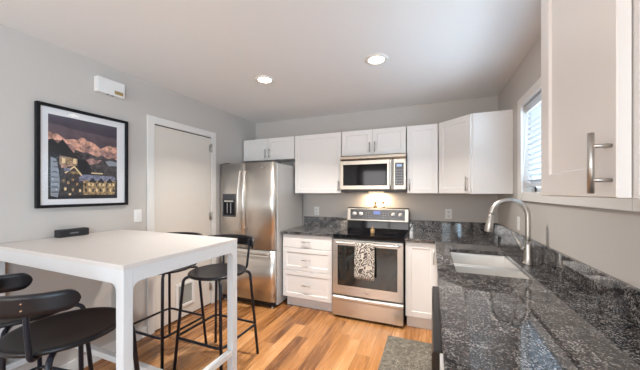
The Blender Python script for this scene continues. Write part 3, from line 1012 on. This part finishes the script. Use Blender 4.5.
# door chime
t = thing('door_chime', (XL, 1.48, 2.27), 'white door chime box high on the wall above the framed picture', 'door chime')
P1('chime_cover', M['white'], t, lambda b: b.box(XL + 0.001, XL + 0.055, 1.345, 1.556, 2.203, 2.330, 0.006, 2))
P1('label_plate', M['gold'], t, lambda b: b.box(XL + 0.054, XL + 0.057, 1.472, 1.540, 2.218, 2.248, 0.001, 1))
for y in (1.42, 1.455):
    P1('tone_slot', M['slot'], t, lambda b: b.box(XL + 0.03, XL + 0.045, y, y + 0.02, 2.2015, 2.206))

# ---------------------------------------------------------------- framed picture
PY0, PY1, PZ0, PZ1_ = 0.988, 1.5985, 1.272, 2.016
t = thing('framed_picture', (XL, 1.293, PZ0), 'black framed mountain village photograph with white mat on the grey wall', 'picture')
fw = 0.021
def f(b):
    x0, x1 = XL + 0.001, XL + 0.034
    b.box(x0, x1, PY0, PY0 + fw, PZ0, PZ1_, 0.002, 1)
    b.box(x0, x1, PY1 - fw, PY1, PZ0, PZ1_, 0.002, 1)
    b.box(x0, x1, PY0 + fw, PY1 - fw, PZ0, PZ0 + fw, 0.002, 1)
    b.box(x0, x1, PY0 + fw, PY1 - fw, PZ1_ - fw, PZ1_, 0.002, 1)
P1('frame', M['frame'], t, f)
P1('mat_board', M['matboard'], t, lambda b: b.box(XL + 0.002, XL + 0.014, PY0 + fw, PY1 - fw, PZ0 + fw, PZ1_ - fw))
QY0, QY1, QZ0, QZ1 = 1.056, 1.513, 1.334, 1.947
pm = [mat('print_' + n_, c_, 0.6) for n_, c_ in (
    ('dusk_sky', (0.062, 0.048, 0.072)), ('sky_band', (0.105, 0.075, 0.092)), ('pink_snow', (0.66, 0.36, 0.27)), ('rose_slope', (0.40, 0.225, 0.20)),
    ('dark_slope', (0.062, 0.052, 0.060)), ('black_roof', (0.012, 0.012, 0.018)), ('lit_window', (0.85, 0.66, 0.36)), ('warm_wall', (0.36, 0.24, 0.12)),
    ('blue_snow', (0.21, 0.22, 0.32)), ('dim_wall', (0.045, 0.038, 0.042)), ('tan_tower', (0.36, 0.24, 0.16)), ('pale_grey_and_reflection', (0.30, 0.33, 0.38)))]
SKY, BAND, PINK, ROSE, SLOPE, ROOF, LIT, WARM, SNOW, DIM, TAN, GREY_REFL = range(12)
for m_, sc_, amt in ((pm[2], 30, .55), (pm[3], 34, .55), (pm[4], 40, .9), (pm[7], 60, .95), (pm[9], 60, .9), (pm[10], 50, .6), (pm[0], 5, .35), (pm[1], 6, .4), (pm[8], 50, .5)):
    k = NT(m_)
    tc = k.n('ShaderNodeTexCoord')
    no = k.n('ShaderNodeTexNoise', i_Scale=float(sc_), i_Detail=5.0, i_Roughness=0.65)
    k.l(tc.outputs['Object'], no.inputs['Vector'])
    c0 = tuple(k.b.inputs['Base Color'].default_value)[:3]
    k.l(k.ramp(no.outputs['Fac'], [(0.36, tuple(v * (1 - amt) for v in c0)), (0.5, c0), (0.66, tuple(min(1, v * (1 + amt)) for v in c0))]), k.b.inputs['Base Color'])
pb = MB()
_lay = [0]
def pic(pts, mi):
    _lay[0] += 1
    x = XL + 0.0142 + 0.00006 * _lay[0]
    pb.add([(x, QY0 + (QY1 - QY0) * a, QZ1 - (QZ1 - QZ0) * c_) for a, c_ in pts], [tuple(range(len(pts)))], mi)
def rect(a0, a1, c0, c1, mi):
    pic([(a0, c0), (a1, c0), (a1, c1), (a0, c1)], mi)
rect(0, 1, 0, 1, SKY)
pic([(0, .10), (.4, .14), (1, .16), (1, .36), (0, .36)], BAND)
ridge = [(0, .20), (.06, .225), (.10, .215), (.17, .245), (.22, .275), (.27, .265), (.33, .255), (.38, .262), (.43, .225), (.47, .222), (.52, .25), (.58, .262), (.64, .28), (.69, .315), (.73, .335), (.78, .31), (.83, .285), (.88, .275), (.93, .29), (1, .28)]
pic(ridge + [(1, .62), (0, .62)], PINK)
pic([(.05, .30), (.16, .29), (.22, .33), (.28, .32), (.36, .37), (.30, .42), (.05, .40)], ROSE)
pic([(.44, .30), (.50, .33), (.57, .31), (.62, .37), (.55, .40), (.46, .37)], ROSE)
pic([(.70, .36), (.76, .345), (.83, .37), (.88, .35), (.95, .38), (1, .36), (1, .45), (.72, .44)], ROSE)
pic([(.34, .38), (.45, .41), (.52, .40), (.60, .43), (.68, .45), (.74, .42), (.84, .46), (.93, .44), (1, .47), (1, .72), (.30, .72)], SLOPE)
pic([(.50, .50), (.60, .47), (.66, .50), (.75, .48), (.70, .53), (.56, .56)], ROSE)
pic([(.80, .50), (.88, .48), (1, .50), (1, .55), (.86, .56)], GREY_REFL)
rect(0, 1, .62, 1, DIM)
pic([(0, .30), (.06, .285), (.12, .34), (.18, .275), (.27, .37), (.40, .49), (.40, .52), (0, .54)], ROOF)
pic([(0, .48), (.16, .48), (.16, 1), (0, 1)], ROOF)
pic([(.14, .475), (.39, .50), (.38, .585), (.14, .59)], TAN)
for k in range(3):
    rect(.17 + .075 * k, .215 + .075 * k, .50, .565, LIT if k != 1 else WARM)
pic([(.38, .50), (.50, .50), (.62, .66), (.62, .80), (.38, .80)], ROOF)
pic([(.03, .50), (.10, .52), (.13, .66), (.15, .82), (.12, .98), (.03, .96)], GREY_REFL)  # window blind's reflection in the glass, painted into the print
for k in range(7):
    rect(.04, .13, .55 + .06 * k, .562 + .06 * k, DIM)  # dark slat lines of the painted blind reflection
pic([(.14, .72), (.25, .60), (.36, .585), (.46, .70), (.46, .96), (.14, .96)], DIM)
pic([(.20, .68), (.335, .585), (.45, .70), (.43, .71), (.335, .61), (.22, .69)], LIT)
rect(.20, .28, .62, .66, SNOW); rect(.27, .40, .66, .69, WARM)
for a, c_ in ((.18, .76), (.24, .78), (.30, .74), (.36, .80), (.20, .86), (.30, .87), (.40, .88), (.26, .93)):
    rect(a, a + .03, c_, c_ + .035, LIT if int(a * 100) % 3 else WARM)
pic([(.40, .73), (.46, .69), (.95, .70), (.98, .745), (.93, .765), (.40, .775)], SNOW)
rect(.46, 0.97, .765, .95, WARM)
rect(.58, .76, .66, .675, LIT)
for k, a in enumerate((.48, .535, .59, .645, .70, .755, .81, .865, .92)):
    rect(a, a + .025, .80, .835, LIT if k % 3 else DIM)
    rect(a + .005, a + .033, .87, .91, LIT if k % 2 else DIM)
for a in (.55, .68, .82):
    pic([(a, .775), (a + .05, .725), (a + .10, .775), (a + .10, .79), (a, .79)], ROOF)
rect(.12, 1, .955, 1, ROOF)
pic([(.97, .76), (1, .74), (1, 1), (.95, 1)], ROOF)
pb.build('photo_print', pm, t)
P1('pane', M['glass'], t, lambda b: b.box(XL + 0.0205, XL + 0.0225, PY0 + fw - 0.002, PY1 - fw + 0.002, PZ0 + fw - 0.002, PZ1_ - fw + 0.002))

# ---------------------------------------------------------------- ceiling lamps
def downlight(x, y, label, power):
    s_ = thing('ceiling_light', (x, y, ZC), label, 'ceiling light', 'recessed ceiling lights')
    mxl = Matrix.Translation((x, y, ZC))
    P1('trim_ring', M['baffle'], s_, lambda b: b.lathe([(0.060, -0.001), (0.062, -0.006), (0.075, -0.009), (0.092, -0.005), (0.094, -0.0005)], 40, mxl))
    P1('lens', M['lamp'], s_, lambda b: b.lathe([(0, -0.004), (0.061, -0.004), (0.061, -0.0008), (0, -0.0008)], 32, mxl, smooth=False))
    area('ceiling_lamp_light', (x, y, ZC - 0.012), (0, 0, 0), 0.11, 0.11, power, (1.0, 0.94, 0.87), 'DISK', 2.0)
downlight(-0.415, 2.206, 'lit recessed ceiling light nearer the window wall, above the stove aisle', 19.3)
downlight(-1.475, 2.194, 'lit recessed ceiling light in front of the refrigerator', 19.3)

# ---------------------------------------------------------------- window blind
t = thing('window_blind', (XR + 0.045, 2.0, 1.43), 'white slatted blind lowered almost to the sill in the window', 'blind')
BY0, BY1 = WY0 + 0.006, WY1 - 0.006
P1('headrail', M['blind'], t, lambda b: b.box(XR + 0.012, XR + 0.066, BY0, BY1, WZ1 - 0.062, WZ1 - 0.002, 0.003, 1))
def f(b):
    z = 1.462
    while z < WZ1 - 0.065:
        mxs = Matrix.Translation((XR + 0.04, 0, z)) @ Matrix.Rotation(0.85, 4, 'Y')
        b.prism([(-0.024, -0.001), (0, 0.0025), (0.024, -0.001), (0.024, 0.001), (0, 0.0045), (-0.024, 0.001)], 'y', BY0 + 0.004, BY1 - 0.004, mx=mxs)
        z += 0.041
P1('slats', M['blind'], t, f)
P1('bottom_rail', M['blind'], t, lambda b: b.box(XR + 0.016, XR + 0.064, BY0 + 0.003, BY1 - 0.003, 1.428, 1.448, 0.003, 1))
for y in (1.45, 1.98, 2.52):
    P1('ladder_cord', M['white'], t, lambda b: b.tube([(XR + 0.0135, y, 1.43), (XR + 0.0135, y, WZ1 - 0.06)], 0.0014, 6))
P1('pull_cord', M['white'], t, lambda b: b.tube([(XR + 0.010, 2.60, WZ1 - 0.05), (XR + 0.004, 2.60, 1.8), (XR - 0.022, 2.60, 1.40), (XR - 0.024, 2.60, 1.30)], 0.0035, 8))

# ---------------------------------------------------------------- bar table
TX0, TX1, TY0, TY1, TZ = XL + 0.004, -1.2755, 0.788, 1.559, 1.057
t = thing('bar_table', ((TX0 + TX1) / 2, (TY0 + TY1) / 2, 0), 'tall white rectangular bar table with its short end against the wall', 'table')
P1('tabletop', M['tabletop'], t, lambda b: b.box(TX0, TX1, TY0, TY1, 1.036, TZ, 0.002, 2))
LW, LT, AZ = 0.052, 0.044, 0.968
def apron_y(b, y0, y1):
    b.box(TX0 + LW, TX1 - LW, y0, y1, AZ, 1.036)
def apron_x(b, x0, x1):
    b.box(x0, x1, TY0 + LT, TY1 - LT, AZ, 1.036)
i_ = 0.001
P1('apron', M['tableframe'], t, lambda b: apron_y(b, TY0 + i_, TY0 + 0.022))
P1('apron', M['tableframe'], t, lambda b: apron_y(b, TY1 - 0.022, TY1 - i_))
P1('apron', M['tableframe'], t, lambda b: apron_x(b, TX0 + i_, TX0 + 0.022))
P1('apron', M['tableframe'], t, lambda b: apron_x(b, TX1 - 0.022, TX1 - i_))
def gusset(cx_, cz_, sx_, r=0.035, n=8):
    """filled inside corner under the apron, poly in (u, z)"""
    p = [(cx_, cz_)]
    for k in range(n + 1):
        a = PI / 2 * k / n
        p.append((cx_ + sx_ * (r - r * math.sin(a)), cz_ - r + r * math.cos(a)))
    return p
for sx_, xa in ((1, TX0 + i_), (-1, TX1 - i_)):
    for sy_, ya in ((1, TY0 + i_), (-1, TY1 - i_)):
        def f(b):
            x0, x1 = sorted((xa, xa + sx_ * LW)); y0, y1 = sorted((ya, ya + sy_ * LT))
            b.box(x0, x1, y0, y1, 0, 1.036, 0.002, 1)
            ey = ya + sy_ * 0.021
            b.prism(gusset(xa + sx_ * LW, AZ, sx_), 'y', min(ya, ey), max(ya, ey))
            ex = xa + sx_ * 0.021
            b.prism(gusset(ya + sy_ * LT, AZ, sy_), 'x', min(xa, ex), max(xa, ex))
        P1('leg', M['tableframe'], t, f)
ym = (TY0 + TY1) / 2
P1('stretcher', M['tableframe'], t, lambda b: b.box(TX1 - 0.046, TX1 - 0.008, TY0 + LT, TY1 - LT, 0.245, 0.283, 0.002, 1))
P1('stretcher', M['tableframe'], t, lambda b: b.box(TX0 + 0.008, TX0 + 0.046, TY0 + LT, TY1 - LT, 0.245, 0.283, 0.002, 1))
P1('stretcher', M['tableframe'], t, lambda b: b.box(TX0 + 0.046, TX1 - 0.046, ym - 0.019, ym + 0.019, 0.245, 0.283, 0.002, 1))

# speaker on the table
t = thing('speaker', (-2.48, 1.175, TZ), 'small black soundbar speaker lying on the white table by the wall', 'speaker')
mxs = Matrix.Translation((-2.485, 1.175, TZ)) @ Matrix.Rotation(0.0, 4, 'Z')
P1('speaker_body', M['speaker'], t, lambda b: b.box(-0.03, 0.03, -0.094, 0.094, 0.0005, 0.055, 0.006, 3, mx=mxs))
P1('brand_mark', M['mark'], t, lambda b: [b.box(0.0295, 0.0305, -0.026 + 0.0105 * k, -0.019 + 0.0105 * k, 0.024, 0.031, mx=mxs) for k in range(5)])

# ---------------------------------------------------------------- bar stools (built facing +y, seat centre at the origin)
def stool_parts(root):
    P1('seat', M['seat'], root, lambda b: b.lathe([(0, 0.741), (0.08, 0.7415), (0.15, 0.744), (0.195, 0.7495), (0.212, 0.7515), (0.2215, 0.748), (0.224, 0.740), (0.220, 0.731), (0.205, 0.727), (0.10, 0.724), (0, 0.724)], 48))
    for sx_ in (-1, 1):
        for sy_ in (-1, 1):
            P1('leg', M['tube'], root, lambda b: b.tube(fillet([(sx_ * 0.09, sy_ * 0.09, 0.716), (sx_ * 0.182, sy_ * 0.175, 0.718), (sx_ * 0.232, sy_ * 0.218, 0.002)], 0.045, 7), 0.0115, 12))
    def f(b):
        hx, hy = 0.224, 0.213
        b.tube(fillet([(-hx, -hy, 0.262), (hx, -hy, 0.262), (hx, hy, 0.262), (-hx, hy, 0.262)], 0.05, 6, closed=True), 0.0095, 10, closed=True)
    P1('footrest', M['tube'], root, f)
    for s_ in (-1, 1):
        a = -PI / 2 + s_ * 0.56
        def f(b):
            ca, sa = math.cos(a), math.sin(a)
            b.tube(fillet([(0.17 * ca, 0.17 * sa, 0.717), (0.240 * ca, 0.240 * sa, 0.722), (0.260 * ca, 0.260 * sa, 0.90), (0.262 * ca, 0.262 * sa, 0.975)], 0.03, 6), 0.0095, 10)
        P1('back_post', M['tube'], root, f)
    def f(b):
        half, n = 1.17, 48
        zc_, hh = 0.956, 0.045
        rings = []
        for i in range(n + 1):
            q = -math.cos(PI * i / n)
            a = -PI / 2 + q * half
            e = (1 - abs(q)) * half * 0.28
            hgt = hh if e > hh else math.sqrt(max(1e-6, hh ** 2 - (hh - e) ** 2))
            hgt = max(hgt, 0.008)
            row = []
            for z_, off in ((-1, 0.0), (-0.5, 0.0), (0.5, 0.0), (1, 0.0), (1, 0.013), (0.5, 0.013), (-0.5, 0.013), (-1, 0.013)):
                r = 0.284 - off + 0.10 * (z_ * hgt)
                zz = zc_ + z_ * hgt - (0.003 if abs(z_) == 1 else 0) * z_
                row.append(b.bm.verts.new((r * math.cos(a), r * math.sin(a), zz)))
            rings.append(row)
        for A, B in zip(rings, rings[1:]):
            for k in range(8):
                fc = b.bm.faces.new((A[k], A[(k + 1) % 8], B[(k + 1) % 8], B[k])); fc.smooth = k not in (3, 7)
        b.bm.faces.new(rings[0]); b.bm.faces.new(rings[-1][::-1])
    bk_ = P1('backrest', M['seat'], root, f)
    for s2 in (-1, 1):
        a = -PI / 2 + s2 * 0.56
        for z_ in (0.940, 0.966):
            p = Vector((math.cos(a), math.sin(a), 0))
            P1('screw', M['chrome'], bk_, lambda b: b.tube([p * 0.262 + Vector((0, 0, z_)), p * 0.2865 + Vector((0, 0, z_))], 0.003, 8))


def copy_thing(src, loc, rot, label):
    def rec(o_, par):
        c_ = o_.copy()
        C.objects.link(c_)
        c_.parent = par
        for ch in o_.children:
            rec(ch, c_)
        return c_
    c_ = rec(src, None)
    c_.location = loc
    c_.rotation_euler = (0, 0, rot)
    c_['label'] = label
    return c_


st = thing('bar_stool', (0, 0, 0), 'round black bar stool on the near side of the table, closest to camera', 'stool', 'black bar stools around the white table')
stool_parts(st)
bpy.context.view_layer.update()
copy_thing(st, (-2.085, 0.765, 0), 0.16, 'black bar stool on the near side of the table, next to the wall')
copy_thing(st, (-1.615, 1.735, 0), PI, 'black bar stool on the far side of the table, nearest the refrigerator')
copy_thing(st, (-2.13, 1.672, 0), PI, 'black bar stool on the far side of the table, in front of the door')
st.location = (-1.598, 0.735, 0)
st.rotation_euler = (0, 0, 0.12)

# ---------------------------------------------------------------- rug
rg = MB()
rg.box(-0.388, 0.085, 1.30, 2.665, 0.0, 0.011, 0.004, 2)
r = rg.build('kitchen_rug', M['rug'])
tag(r, 'grey-brown woven mat on the wood floor along the sink counter', 'rug')
